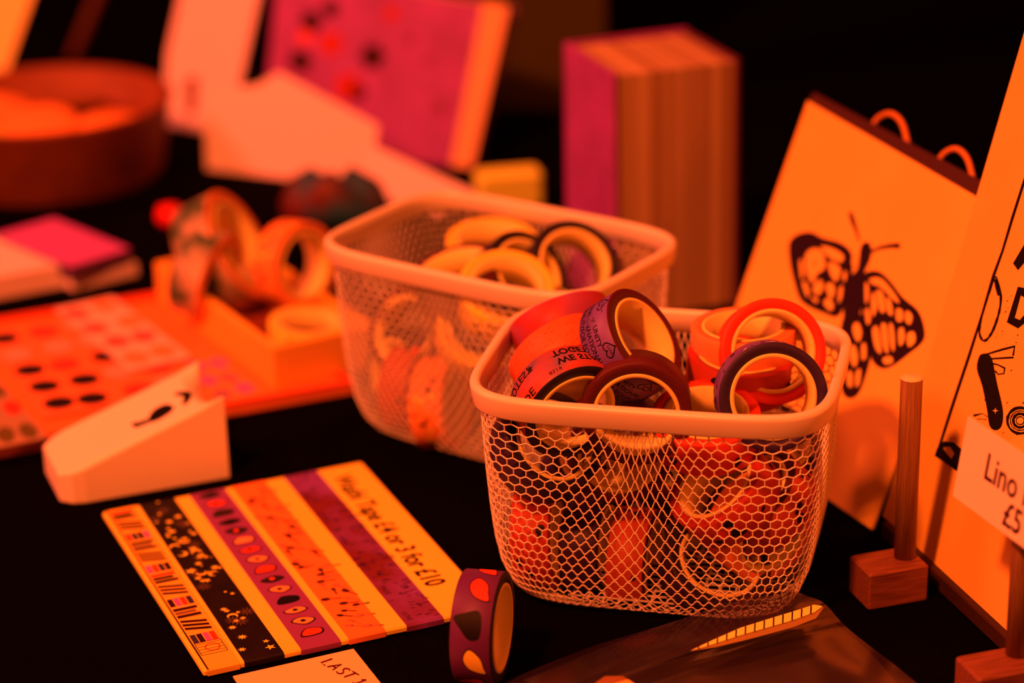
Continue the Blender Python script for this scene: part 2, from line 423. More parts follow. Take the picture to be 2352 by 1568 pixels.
ROLLS = {
 'mauve_words': (M_maroon, M_purpletx, deco_equal),
 'coral': (M_coral, M_red, deco_hearts),
 'purple': (M_purple, M_purpletx, deco_marks),
 'plum': (M_maroon, M_maroon, None),
 'protest': (M_dark, mat('faded_rose_print', (.42, .06, .05), .5, .3, col2=(.17, .10, .32), nscale=55), deco_protest),
 'arrows': (M_coral, mat('bright_coral_print', (.9, .14, .05), .5, .3), deco_arrows),
 'rose': (M_pinkrose, mat('rose_print', (.32, .05, .20), .5, .3, col2=(.4, .03, .03), nscale=80), None),
 'peach': (M_peach, M_peach, None),
 'red_marks': (mat('deep_red_side', (.40, .03, .02), .5, .3), mat('red_print', (.45, .045, .02), .5, .3), deco_blots),
 'ember': (M_maroon, mat('ember_print', (.40, .06, .02), .5, .3), deco_blots),
 'dark': (M_dark, M_purple, None),
 'orange_marks': (M_orange, M_orange, deco_marks),
 'cream': (M_cream, M_cream, deco_marks),
 'leaves': (M_dark, mat('plum_gradient', (.11, .018, .22), .5, .3), deco_leaves),
}
def roll_world(kind, label, c, ax, spin=0, group='washi tape rolls in the front basket', name='tape_roll', scale=1):
    ax = Vector(ax).normalized(); x = Vector((0, 0, 1)) - ax*ax.z
    if x.length < .15: x = RT - ax*RT.dot(ax)
    M = frame(c, x, z=ax) @ Matrix.Rotation(spin, 4, 'Z') @ Matrix.Scale(scale, 4)
    t = thing(name, label, 'tape roll', M, group); me, co = roll_meshes(kind)
    link('tape', me, t); link('core', co, t); return t
def roll_img(kind, label, px, py, Y, dx=0, dy=0, tilt=0, spin=0, group='washi tape rolls in the front basket', scale=1):
    """px, py: centre of the face turned to the lens; Y: its distance along the table; (dx, dy) image direction its normal leans to"""
    p = atY(px, py, Y); v = (EYE-p).normalized(); r_ = RT - v*RT.dot(v); r_.normalize(); u_ = v.cross(r_)
    l = math.hypot(dx, dy) or 1; s_, c_ = math.sin(R(tilt)), math.cos(R(tilt))
    ax = v*c_ + (r_*(dx/l) - u_*(dy/l))*s_
    return roll_world(kind, label, p-ax*(RW/2)*scale, ax, spin, group, scale=scale)

roll_img('mauve_words', 'mauve tape roll with printed words and a heart, topmost at the left of the pile', 1483, 772, .816, .85, -.52, 58, R(60))
roll_img('coral', 'coral red tape roll standing upright, highest at the right of the front basket', 1777, 806, .826, .22, -.1, 12, 0)
roll_img('purple', 'dark purple tape roll upright before the coral roll at the front right', 1777, 912, .7955, .18, .1, 11, 0)
roll_img('plum', 'plum tape roll standing at the middle of the front rim below the mauve roll', 1462, 953, .7925, 0, 1, 22, 0)
roll_img('protest', 'tape roll with pride and protest lettering at the left front of the basket', 1322, 948, .7985, .6, .8, 44, 0)
roll_img('arrows', 'bright coral tape roll with dark arrow marks behind the pride lettered roll', 1318, 868, .830, .5, .8, 60, 0)
roll_img('rose', 'rose pink tape roll deepest in the left back corner of the front basket', 1310, 800, .855, .35, .9, 72, 0)
roll_img('peach', 'peach tape roll lying flat seen through the coral ring', 1708, 746, .845, 0, -1, 68, 0)
roll_img('red_marks', 'red tape roll with black marks lying under the flat peach roll', 1700, 815, .838, .1, -1, 66, 0)
roll_img('coral', 'red tape roll tilted low between the plum and the dark purple rolls', 1622, 945, .806, 0, -1, 52, 0)
roll_img('dark', 'dark tape roll with bright core under the pride lettered roll', 1275, 1010, .806, .4, -.3, 35, 0)
roll_img('plum', 'plum tape roll behind the mesh, below the plum one at the rim', 1425, 1045, .806, .1, 1, 26, 0)
roll_img('red_marks', 'red patterned tape roll seen edge on low at the left of the front basket', 1282, 1230, .817, 1, 0, 80, 0)
roll_img('dark', 'dark purple tape roll seen edge on beside the red patterned one at the basket bottom', 1400, 1255, .820, 1, .05, 76, 0)
roll_img('ember', 'ember red tape roll standing edge on at the bottom middle of the front basket', 1505, 1290, .817, 1, .1, 78, 0)
roll_img('red_marks', 'large red patterned tape roll leaning against the mesh under the purple roll', 1640, 1105, .800, -.62, -.62, 50, 0)
roll_img('ember', 'ember red tape roll with dark marks leaning next to the large red patterned one', 1725, 1125, .808, -.62, -.6, 55, 0)
roll_img('peach', 'tape roll with its bright core facing out at the lower right of the front basket', 1775, 1225, .800, .75, .45, 48, 0)
roll_img('dark', 'dark tape roll at the bottom right corner of the front basket', 1655, 1285, .800, .3, -.5, 35, 0)
roll_img('plum', 'plum tape roll deep in the middle of the front basket', 1560, 1040, .850, .2, -.6, 30, 0)
roll_img('dark', 'dark tape roll buried at the left back of the front basket', 1375, 1060, .848, .3, -.5, 40, 0)
roll_img('purple', 'purple tape roll buried at the right back of the front basket', 1770, 1010, .855, .2, -.6, 40, 0)

G2 = 'tape rolls in the blurred basket behind'
roll_img('cream', 'cream tape roll with a dark band leaning near the front corner of the back basket', 1165, 655, .925, .1, -.9, 40, 0, G2)
roll_img('dark', 'black edged tape roll at the middle of the back basket', 1215, 625, .950, .75, -.6, 42, 0, G2)
roll_img('dark', 'black edged tape roll nearest the right corner of the back basket', 1322, 603, .957, .5, -.6, 30, 0, G2)
roll_img('cream', 'broad yellowish tape roll lying flat at the back of the back basket', 1130, 545, .990, 0, -1, 62, 0, G2)
roll_img('plum', 'dark plum tape roll lying left of the cream roll in the back basket', 1045, 610, .950, -.3, -1, 64, 0, G2)
roll_img('cream', 'cream tape roll with a black print seen through the mesh below the front rim corner', 1115, 745, .935, .1, -.3, 25, 0, G2)
roll_img('ember', 'ember red tape roll upright low in the left of the back basket', 985, 900, .962, 1, .1, 62, 0, G2)
roll_img('orange_marks', 'orange tape roll leaning low at the middle of the back basket', 1050, 925, .948, 1, 0, 70, 0, G2)
roll_img('dark', 'dark tape roll low against the left mesh of the back basket', 905, 860, .972, -.8, .1, 50, 0, G2)
roll_img('plum', 'plum tape roll high against the left mesh of the back basket', 925, 760, .972, -.6, -.1, 40, 0, G2)

# the loose roll standing on the cloth
c0 = at(1112, 1592, 0); az = R(-13)
roll_world('leaves', 'loose tape roll with leaf and petal print standing on edge beside the swatch board', (c0.x, c0.y+.012, RO), (math.cos(az), math.sin(az), 0), R(20), group='loose roll', name='tape_roll')

# ------------------------------------------------------------------ swatch board
q = [at(*p, .0032) for p in ((215, 1175), (820, 1065), (1147, 1385), (490, 1540))]
A_, B_, C_, D_ = q
ex = ((B_-A_).normalized()+(C_-D_).normalized()).normalized(); cen = (A_+B_+C_+D_)/4
ey = Vector((-ex.y, ex.x, 0)); WB = ((B_-A_).length+(C_-D_).length)/2; HB = ((A_-D_).length+(B_-C_).length)/2
BM = frame(Vector((cen.x, cen.y, 0))-ex*WB/2-ey*HB/2, ex, ey)
board = thing('swatch_board', 'cream price board wrapped with five sample strips of patterned tape', 'sign', BM)
mb = MB(); mb.box((0, 0, .0006), (WB, HB, .0032), 0, .0006); part('board', mb, M_cream, board)
mb = MB(); zt = .00335
f = lambda x, y: (WB*.835+.0 - y, HB*.955-x, zt)
f = lambda x, y: (WB*.850+y*1.08, HB*.93-x*.89, zt)
letters(mb, 'Washi Tape £4 or 3 for £10', f, 0, .0100*HB/.135, bold=.022)
part('lettering', mb, mat('brown_black_ink', (.02, .006, .004), .7, .1), board, 'dark printed price wording')
BI = BM.inverted()
def bpx(px, py):
    p = BI @ at(px, py, .0034); return p.x, p.y
def strip(name_lbl, f0, f1, base, mats, art):
    mb = MB(); x0, x1 = WB*f0, WB*f1
    # tape goes over the top and folds round both long edges
    prof = [(HB+.0002, .0010), (HB+.0002, .0028), (HB-.0006, .0034), (.0006, .0034), (-.0002, .0028), (-.0002, .0008)]
    V = [(x, y, z) for y, z in prof for x in (x0, x1)]
    mb.add(V, [(2*i+1, 2*i, 2*i+2, 2*i+3) for i in range(len(prof)-1)], 0)
    g = lambda u, v, z=.00347: (x0+u*(x1-x0), HB*(1-v), z)       # u across the strip 0..1, v from far edge to near edge 0..1
    art(mb, g, (x1-x0), HB, random.Random(int(f0*1000)))
    return part('tape_strip', mb, [base]+mats, board, name_lbl)
def art_books(mb, g, W_, H_, rnd):
    sx = 1/W_; 
    def loc(v0): return lambda x, y: g(.10+x, v0+y*W_/H_)
    stroke(mb, [(.03, 0), (.03, 1)], .05, lambda x, y: g(x, y), 1)
    v = .02; k = 0
    while v < .82:
        m_ = loc(v); typ = k % 3
        if typ == 0:
            for j in range(3): poly(mb, [(0, j*.24), (.76-.1*(j == 1), j*.24), (.76-.1*(j == 1), j*.24+.19), (0, j*.24+.19)], m_, (1, 2, 1)[j] if k % 2 else (3, 1, 1)[j])
            v += .74*W_/H_+.006
        elif typ == 1:
            for j in range(3): poly(mb, [(.0, j*.25), (.78, j*.25+.22), (.78, j*.25+.38), (.0, j*.25+.16)], m_, 1)
            v += .98*W_/H_+.006
        else:
            for j in range(4): poly(mb, [(j*.20, 0), (j*.20+.17, 0), (j*.20+.17, .55), (j*.20, .55)], m_, (1, 4, 3, 5)[(j+k) % 4])
            v += .62*W_/H_+.006
        k += 1
    m_ = loc(.86); stroke(mb, [(0, 0), (.8, 0), (.8, .8), (0, .8)], .03, m_, 1, closed=True)
    stroke(mb, circ(.45, .4, .22), .04, m_, 3, closed=True)
    for j in range(4): stroke(mb, [(0, .18*j+.1), (.8, .18*j+.1)], .02, m_, 1)
def art_stars(mb, g, W_, H_, rnd):
    asp = W_/H_
    for k in range(62):
        u, v = rnd.uniform(.08, .92), rnd.uniform(.01, .99); m_ = lambda x, y: g(u+x, v+y*asp)
        t = rnd.random()
        if t < .45: poly(mb, star(0, 0, rnd.uniform(.07, .17), 5 if t < .3 else 8, .42, rnd.random()), m_, 1)
        elif t < .75: poly(mb, circ(0, 0, rnd.uniform(.02, .05), n=10), m_, 1)
        elif t < .85: poly(mb, moon(0, 0, .14, rnd.uniform(0, 6)), m_, 1)
        else:
            for j in range(10):
                a = j*.628; stroke(mb, [(.04*math.cos(a), .04*math.sin(a)), (.2*math.cos(a), .2*math.sin(a))], .012, m_, 2)
def art_eyes(mb, g, W_, H_, rnd):
    asp = W_/H_; n = 15
    for k in range(n):
        v = .03+k*(.96/n); u = .5; m_ = lambda x, y: g(u+x, v+y*asp); c = [1, 3, 2, 1, 2, 4, 3, 4, 3, 2, 4, 1, 4, 4, 3][k]
        kind = k % 3
        P = smooth_pts([(-.32, 0), (-.05, .20), (.32, .05), (.1, -.17)] if kind == 0 else [(-.30, -.05), (0, -.22), (.33, 0), (.02, .22)] if kind == 1 else [(-.3, .18), (-.1, -.2), (.3, -.1), (.22, .18)], 4)
        poly(mb, P, m_, 1); poly(mb, [(x*.84, y*.80) for x, y in P], lambda x, y: (*m_(x, y)[:2], .00353), c)
        if kind != 2: poly(mb, circ(0, 0, .07), lambda x, y: (*m_(x, y)[:2], .00358), 1 if c != 2 else 3)
def art_spoons(mb, g, W_, H_, rnd):
    asp = W_/H_
    for k in range(46):
        u, v = rnd.uniform(.12, .88), .05+.93*k/46; a = rnd.uniform(-.2, 1.6); m_ = lambda x, y: g(u+x*math.cos(a)-y*math.sin(a), v+(x*math.sin(a)+y*math.cos(a))*asp)
        mi = 1 if rnd.random() < .6 else 2; s_ = rnd.uniform(.7, 1.15)
        stroke(mb, [(0, 0), (.34*s_, .03)], .050, m_, mi); poly(mb, circ(-.06, 0, .12*s_, .085*s_), m_, mi)
        if k % 3 == 0: poly(mb, circ(.28*s_, .03, .05, .03), m_, mi)
def art_words(mb, g, W_, H_, rnd):
    asp = W_/H_
    for k in range(120):
        u, v = rnd.uniform(.03, .9), rnd.uniform(.0, .98); m_ = lambda x, y: g(u+x, v+y*asp)
        if k % 8 == 0:
            P = [(rnd.uniform(-.1, .2), rnd.uniform(-.12, .12)) for _ in range(5)]; stroke(mb, P, .04, m_, 1)
        else: stroke(mb, [(0, 0), (rnd.uniform(.08, .2), rnd.uniform(-.03, .03))], .035, m_, 2 if k % 3 else 1)
    for k, s in enumerate(['LOVE', 'PRIDE', 'UNITY', 'WE', 'LOVE', 'LOVE']):
        letters(mb, s, lambda x, y: g(.12+y/W_, .93-.16*k+0*x+x/H_, .00352) , 2, .0030)
strip('white strip printed with rows of books', .012, .120, mat('strip_cream', (.85, .55, .06), .6, .2), [mat('ink_maroon', (.022, .003, .008), .6, .2), mat('ink_olive', (.20, .12, .05), .6, .2), M_red, M_pinkrose, mat('ink_navy', (.03, .03, .12), .6, .2)], art_books)
strip('black strip printed with stars and moons', .135, .268, mat('strip_black', (.010, .005, .010), .6, .2, noise=.5, nscale=150), [M_cream, mat('ink_pale_line', (.25, .15, .1), .6, .2)], art_stars)
strip('magenta strip printed with petals', .325, .460, mat('strip_magenta', (.24, .045, .30), .6, .2), [M_ink, mat('ink_dark_green', (.02, .012, .01), .6, .2), mat('ink_red', (.85, .06, .02), .6, .2), mat('ink_salmon', (.9, .35, .15), .6, .2)], art_eyes)
strip('orange strip printed with dark spoons', .487, .615, mat('strip_orange', (.85, .24, .05), .6, .2), [mat('ink_brown', (.035, .006, .004), .6, .2), mat('ink_tan', (.45, .16, .08), .6, .2)], art_spoons)
strip('purple strip printed with slogans', .688, .818, mat('strip_purple', (.22, .050, .48), .6, .2, col2=(.15, .016, .04), nscale=34), [mat('ink_violet', (.03, .006, .10), .6, .2), mat('ink_wine', (.075, .008, .06), .6, .2)], art_words)

# handwritten note card
c1 = at(812, 1489, .001); c2 = at(535, 1552, .001); e = (c1-c2); 
ex2 = e.normalized(); ey2 = Vector((-ex2.y, ex2.x, 0)); NM = frame(c2-ey2*.07-Vector((0, 0, .0006)), ex2, ey2)
note = thing('note_card', 'cream card handwritten LAST 1 in front of the tape swatch board', 'card', NM)
mb = MB(); mb.box((0, 0, 0), (e.length, .07, .0006)); part('card', mb, mat('note_paper', (.80, .62, .36), .8, .1), note)
NI = NM.inverted()
def npx(px, py):
    p = NI @ at(px, py, .0011); return (p.x, p.y, .00075)
mb = MB()
cx = lambda x, y: (560+x/3.086, 1060+y/3.086)
GL = {'L': [[(0, 1), (0, 0), (.62, 0)]], 'A': [[(0, 0), (.36, 1), (.72, 0)], [(.14, .38), (.62, .38)]], 'S': [[(.6, .9), (.35, 1), (.08, .84), (.16, .60), (.5, .42), (.60, .18), (.36, 0), (.04, .10)]], 'T': [[(-.1, .98), (.75, 1.02)], [(.34, 1), (.32, 0)]], '1': [[(.1, .72), (.36, 1), (.36, 0)], [(.05, 0), (.70, 0)]]}
for k, (ch, adv) in enumerate((('L', 0), ('A', .9), ('S', 1.95), ('T', 2.85), ('1', 4.3))):
    for st in GL[ch]: stroke(mb, [cx(545+(adv+u)*52+v*82, 1424+(adv+u)*32-v*28) for u, v in (smooth_pts(st, 3, False) if ch == 'S' else st)], 3.2, npx, 0)
part('handwriting', mb, mat('pen_ink', (.10, .01, .008), .7, .1), note, 'thin dark red handwriting')

# ------------------------------------------------------------------ tape dispenser
fl, fr, bl = at(145, 1168), at(530, 1100), at(80, 1065)
ex = (fr-fl); L_ = ex.length; ex = ex.normalized(); ey = Vector((-ex.y, ex.x, 0)); DW = .043
DM = frame(fl, ex, ey)
disp = thing('tape_dispenser', 'chunky white plastic tape dispenser, wedge shaped with a notched tall end', 'tape dispenser', DM)
mb = MB(); hz = lambda u: .0125+.0255*u**1.0
# side profile wedge with a scooped tall end
NU, NV = 14, 12; top = []; 
def topz(u, v):
    z = .0132+.0240*u
    e_ = max(0, (u-.84)/.16); s_ = (v-.5)*2
    return z - .012*e_**1.5*(1-abs(s_)**2.4) + .002*e_*abs(s_)**3
ins = lambda u: .006*max(0, 1-u/.09)
V = []; F = []
def P3(u, v, z, b=0): 
    y0, y1 = ins(u), DW-ins(u); x = L_*u
    x -= .0035*max(0, (u-.9)/.1)*(1-abs((v-.5)*2)**2)
    return (x, y0+(y1-y0)*v, z)
us = [i/NU for i in range(NU+1)]; vs = [0, .03]+[i/NV for i in range(1, NV)]+[.97, 1]
nv = len(vs)
for u in us:
    for v in vs:
        e_ = min(v, 1-v); z = topz(u, v) - (.0012 if e_ == 0 else 0); V.append(P3(u, v, z))
nt_ = len(V)
for u in us:
    for v in vs: V.append(P3(u, v, .0005))
for i in range(NU):
    for j in range(nv-1):
        a = i*nv+j; F.append((a, a+nv, a+nv+1, a+1)); a += nt_; F.append((a, a+1, a+nv+1, a+nv))
    a = i*nv; F.append((a, nt_+a, nt_+a+nv, a+nv)); a = i*nv+nv-1; F.append((a, a+nv, nt_+a+nv, nt_+a))
for j in range(nv-1):
    F.append((j, j+1, nt_+j+1, nt_+j)); a = NU*nv+j; F.append((a, nt_+a, nt_+a+1, a+1))
mb.add(V, F, 0); body = part('body', mb, M_plastic, disp)
bv = body.modifiers.new('bevel', 'BEVEL'); bv.width = .0012; bv.segments = 3; bv.limit_method = 'ANGLE'; bv.angle_limit = R(35)
for p_ in body.data.polygons: p_.use_smooth = False
DI = DM.inverted(); slope = math.atan2(.025, L_)
tn = (DM.to_3x3() @ Vector((-math.sin(slope), 0, math.cos(slope)))).normalized(); tp = DM @ Vector((0, 0, .0124))
def dpx(px, py):
    p = DI @ hit(px, py, tp, tn); return (p.x, p.y, topz(p.x/L_, .4)+.00035)
mb = MB(); dc = lambda x, y: (50+x/3.618, 780+y/3.618)
for P in ([(1060, 690), (1060, 640), (1110, 580), (1200, 540), (1260, 560), (1245, 600), (1190, 640), (1120, 680)], [(915, 700), (960, 695), (1060, 665), (1070, 690), (1010, 715), (950, 740), (920, 725)], [(1270, 450), (1330, 432), (1400, 430), (1405, 480), (1370, 530), (1330, 545), (1345, 490), (1330, 470), (1280, 470)]):
    poly(mb, smooth_pts([dc(*p) for p in P], 3), dpx, 0)
part('emblem', mb, M_ink, disp, 'black creature shaped emblem on the sloping top')

# ------------------------------------------------------------------ wooden stands
def stand(base_pts, z_top, dowel_px, dowel_top, lbl, hasleft=True):
    f_l, f_r, b_l = [Vector(p) for p in base_pts]
    x = (f_r-f_l); wl = x.length; x.normalize(); y = Vector((-x.y, x.x, 0)); dl = (b_l-f_l).dot(y)
    M = frame(f_l, x, y); t = thing('wooden_stand', lbl, 'stand', M, 'wooden peg stands')
    mb = MB(); mb.box((0, 0, 0), (wl, dl, z_top), 0, .0008); part('block', mb, M_blockwood, t)
    p = M.inverted() @ at(*dowel_px, z_top); r = .0040; h = dowel_top
    mb = MB(); mb.lathe([(0.0, z_top-.004), (r, z_top-.004), (r, h-.0003), (r-.0003, h), (0, h)], 32, mis=[0, 0, 1, 1], closed=False, M=Matrix.Translation((p.x, p.y, 0)))
    part('dowel', mb, [M_wood, M_woodend], t); return M @ Vector((p.x, p.y, 0))
d1 = stand((at(1994, 1404), at(2131, 1380), at(1954, 1356)), .0150, (2078, 1277), .0865, 'wooden block with a bare upright dowel right of the front basket')
s2 = at(2243, 1650); e2 = (at(2131, 1380)-at(1994, 1404))
d2 = stand((s2, s2+e2, s2+(at(1954, 1356)-at(1994, 1404))), .0150, (2336, 1500), .0800, 'wooden block and dowel holding the small price card, at the right edge')

# ------------------------------------------------------------------ lino print, moth print, price card
def panel(name, label, cat, bl_, e_, n_, lean, width, height, thick, m, group=None):
    """sheet standing on its lower edge from bl_ along e_, leaning back along n_"""
    v = Vector((0, 0, math.cos(lean)))+n_*math.sin(lean)
    M = frame(bl_, e_, v); t = thing(name, label, cat, M, group)
    return t, M
def art_map(M, scale=1, ox=0, oy=0, lift=.0002):
    MI = M.inverted(); n_ = M.to_3x3() @ Vector((0, 0, 1)); p0 = M @ Vector((0, 0, lift))
    def f(x, y, extra=0):
        p = MI @ hit(ox+x/scale, oy+y/scale, p0, n_); return (p.x, p.y, lift+extra)
    return f
LZ = .007; bl_ = at(2028, 1184, LZ); e_ = (at(2305, 1441, LZ)-bl_).normalized(); n_ = Vector((-e_.y, e_.x, 0))
lino, LM = panel('lino_print', 'large lino print in black ink leaning at the right edge, mostly out of frame', 'art print', bl_, e_, n_, R(15), .15, .21, .0012, None)
lg = thing('display_ledge', 'low dark wooden ledge carrying the large lino print', 'ledge', frame(Vector((bl_.x, bl_.y, 0)), e_, n_))
mb = MB(); mb.box((.004, -.0025, 0), (.165, .006, LZ-.0002), 0, .0006); part('ledge', mb, mat('dark_ledge_wood', (.05, .02, .008), .6, .2, noise=.3, nscale=80), lg)
mb = MB(); mb.box((0, 0, -.0014), (.150, .212, 0)); part('sheet', mb, M_printpaper, lino)
zs = 1.96; a8 = art_map(LM, zs, 1950, 500); mb = MB()
up_ = lambda P, w_, cl=False, wig=.12: stroke(mb, P, w_, a8, 0, cl, wig)
up_([(850, -360), (735, 0), (690, 150), (650, 260), (600, 430), (540, 620), (470, 830), (395, 1065)], [11, 11, 10, 12, 10, 12, 14, 12])
poly(mb, [(395, 1040), (425, 1005), (470, 1010), (520, 1050), (500, 1080), (520, 1120), (480, 1135), (385, 1070)], a8, 0)
poly(mb, [(425, 1035), (455, 1030), (475, 1060), (462, 1085), (440, 1060)], lambda x, y: a8(x, y, .00012), 1)
for k in range(9): poly(mb, [(470+k*34, 1100+k*26), (500+k*34, 1122+k*26), (505+k*34, 1150+k*26), (470+k*34, 1130+k*26)], a8, 0)
loop = smooth_pts([(655, 265), (625, 350), (598, 440), (586, 510), (600, 550), (622, 545), (650, 500), (676, 420), (683, 350), (672, 300)], 4)
up_(loop, 10, True, .3); up_([(660, 275), (668, 310), (672, 350)], [16, 20, 10])
poly(mb, [(760, 310), (710, 470), (760, 497), (830, 440), (850, 360), (810, 320)], a8, 0); poly(mb, [(775, 350), (748, 450), (770, 460), (805, 420), (812, 370)], lambda x, y: a8(x, y, .00012), 1)
poly(mb, [(738, 205), (800, 100), (900, 60), (905, 100), (830, 150), (760, 235)], a8, 0)
for xx in (930, 1040, 1150): up_([(xx, 150), (xx+25, 260), (xx+15, 420)], 30); up_([(xx-30, 300), (xx+60, 320)], 22)
body_ = [(585, 625), (600, 612), (625, 612), (645, 640), (665, 740), (690, 850), (692, 910), (680, 945), (655, 955), (632, 935), (622, 870), (600, 760), (575, 680)]
poly(mb, smooth_pts(body_, 3), a8, 0); poly(mb, star(660, 868, 14, 4, .3), lambda x, y: a8(x, y, .00012), 1)
up_([(618, 614), (690, 592), (745, 578), (738, 620)], [8, 9, 11, 8]); up_([(636, 634), (740, 628)], 5, False, .9)
up_([(640, 655), (668, 660), (700, 676), (697, 700), (670, 704), (658, 688)], 9, False, .5)
for r_, w_ in ((58, 11), (44, 4), (31, 11), (18, 4)): up_(circ(770, 912, r_, r_, 22), w_, True, .3)
for r_, w_ in ((58, 11), (31, 11)): up_(circ(930, 990, r_, r_, 22), w_, True, .3)
up_([(560, 890), (600, 880), (640, 905)], 7, False, .9); up_([(575, 905), (625, 905), (645, 925)], 5, False, .9)
rnd = random.Random(3)
for k in range(130):
    x, y = rnd.uniform(500, 1100), rnd.uniform(200, 1080)
    if x < 735-(y*.30)+60+14: continue
    poly(mb, circ(x, y, rnd.uniform(1.5, 6), rnd.uniform(1, 3), 6, rot=rnd.uniform(0, 3)), a8, 0)
part('printed_design', mb, [M_ink, M_printpaper], lino, 'black block printed border, letters and rings')

bl2 = at(1607, 940); e2_ = (at(2003, 1216)-bl2).normalized(); n2_ = Vector((-e2_.y, e2_.x, 0))
MW = (at(2003, 1216)-bl2).length
moth, MM = panel('moth_print', 'unframed moth print in a clear sleeve leaning behind the front basket', 'art print', bl2, e2_, n2_, R(25), MW, .15, .001, None)
def solve(M, px, py):
    n_ = M.to_3x3() @ Vector((0, 0, 1)); return M.inverted() @ hit(px, py, M.translation, n_)
tl = solve(MM, 1855, 232); tr_ = solve(MM, 2275, 470); MHt = tl.y
mb = MB(); mb.add([(0, 0, 0), (MW, 0, 0), (tr_.x, tr_.y, 0), (tl.x, MHt, 0), (0, 0, -.001), (MW, 0, -.001), (tr_.x, tr_.y, -.001), (tl.x, MHt, -.001)], [(0, 1, 2, 3), (7, 6, 5, 4), (0, 4, 5, 1), (1, 5, 6, 2), (2, 6, 7, 3), (3, 7, 4, 0)])
part('sheet', mb, M_printpaper, moth)
mb = MB(); g_ = .004
mb.add([(tl.x, MHt, -.0004), (tr_.x, tr_.y, -.0004), (tr_.x+.001, tr_.y+.0065, -.0006), (tl.x+.001, MHt+.0045, -.0006), (tl.x, MHt, -.0008), (tr_.x, tr_.y, -.0008), (tr_.x+.001, tr_.y+.0065, -.0009), (tl.x+.001, MHt+.0045, -.0009)], [(0, 1, 2, 3), (7, 6, 5, 4), (0, 4, 5, 1), (1, 5, 6, 2), (2, 6, 7, 3), (3, 7, 4, 0)])
part('sleeve_flap', mb, mat('smoky_sleeve', (.06, .02, .03), .25, .5), moth, 'dark see-through flap along the top')
m4 = art_map(MM, 2.2394, 1600, 200, .0003); mb = MB()
L1 = lambda x, y: m4(x, y, .00015)
left = smooth_pts([(475, 800), (520, 755), (590, 745), (650, 775), (740, 800), (795, 850), (800, 930), (790, 1010), (760, 1120), (720, 1180), (650, 1160), (580, 1130), (530, 1090), (500, 1000), (478, 900)], 3)
right = smooth_pts([(860, 960), (930, 945), (990, 990), (1060, 1080), (1140, 1150), (1172, 1250), (1160, 1310), (1090, 1370), (1010, 1430), (950, 1445), (900, 1400), (880, 1290), (850, 1180), (850, 1050)], 3)
hind = smooth_pts([(770, 1150), (850, 1170), (900, 1260), (895, 1380), (870, 1480), (835, 1570), (790, 1600), (750, 1570), (735, 1450), (730, 1300)], 3)
for P in (left, right, hind): poly(mb, P, m4, 0)
poly(mb, smooth_pts([(845, 820), (880, 795), (900, 830), (890, 890), (860, 960), (860, 1060), (840, 1160), (800, 1230), (760, 1200), (760, 1090), (790, 980), (830, 930)], 3), L1, 0)
stroke(mb, [(835, 790), (822, 740), (800, 680), (788, 640)], [10, 16, 26, 18], m4, 0); stroke(mb, [(890, 850), (940, 825), (1000, 815), (1045, 815)], [10, 16, 22, 30], m4, 0)
def cell(pts): poly(mb, smooth_pts(pts, 3), L1, 1)
for c_ in ([(560, 870), (600, 830), (650, 850), (660, 930), (620, 960), (600, 1010), (570, 960)], [(530, 900), (545, 890), (552, 960), (540, 990)], [(640, 820), (700, 830), (755, 865), (745, 900), (690, 880)], [(680, 900), (740, 930), (720, 1000), (690, 960)], [(600, 1030), (640, 990), (650, 1040), (620, 1070)], [(665, 1020), (700, 1010), (712, 1050), (690, 1090)], [(655, 1110), (680, 1085), (705, 1120), (690, 1150)],
           [(545, 1010), (560, 1000), (580, 1050), (570, 1080)], [(590, 1080), (625, 1090), (615, 1110)],
           [(895, 985), (950, 985), (1010, 1050), (1045, 1110), (1010, 1090), (950, 1030), (900, 1010)], [(900, 1075), (915, 1060), (930, 1130), (905, 1180)], [(925, 1050), (960, 1060), (970, 1150), (945, 1150)], [(975, 1085), (1000, 1100), (1010, 1170), (985, 1160)], [(1030, 1140), (1060, 1150), (1060, 1200), (1030, 1200)], [(1080, 1150), (1110, 1175), (1100, 1220), (1075, 1200)],
           [(905, 1250), (930, 1230), (945, 1300), (950, 1370), (920, 1340)], [(950, 1225), (975, 1220), (985, 1290), (985, 1370), (960, 1330)], [(992, 1220), (1010, 1225), (1020, 1300), (1015, 1360), (998, 1320)], [(1040, 1250), (1065, 1240), (1070, 1300), (1045, 1330)], [(1085, 1270), (1120, 1260), (1125, 1310), (1090, 1335)], [(960, 1395), (1000, 1385), (1010, 1415), (970, 1425)],
           [(805, 1230), (830, 1210), (850, 1260), (835, 1310), (812, 1280)], [(790, 1340), (815, 1330), (830, 1390), (815, 1440), (792, 1400)], [(850, 1330), (870, 1320), (872, 1390), (852, 1400)], [(800, 880), (822, 860), (826, 900), (806, 930)], [(735, 1040), (752, 1020), (748, 1080), (730, 1110)], [(868, 1010), (884, 1020), (884, 1090), (870, 1110)], [(600, 900), (612, 890), (618, 915), (604, 925)], [(755, 960), (770, 945), (770, 985), (757, 1000)], [(868, 1150), (886, 1140), (895, 1200), (878, 1220)], [(775, 1470), (800, 1465), (800, 1540), (778, 1530)], [(820, 1470), (845, 1450), (840, 1520), (820, 1540)]): cell(c_)
part('moth_design', mb, [M_inkp, M_printpaper], moth, 'purple black printed moth with spread wings')

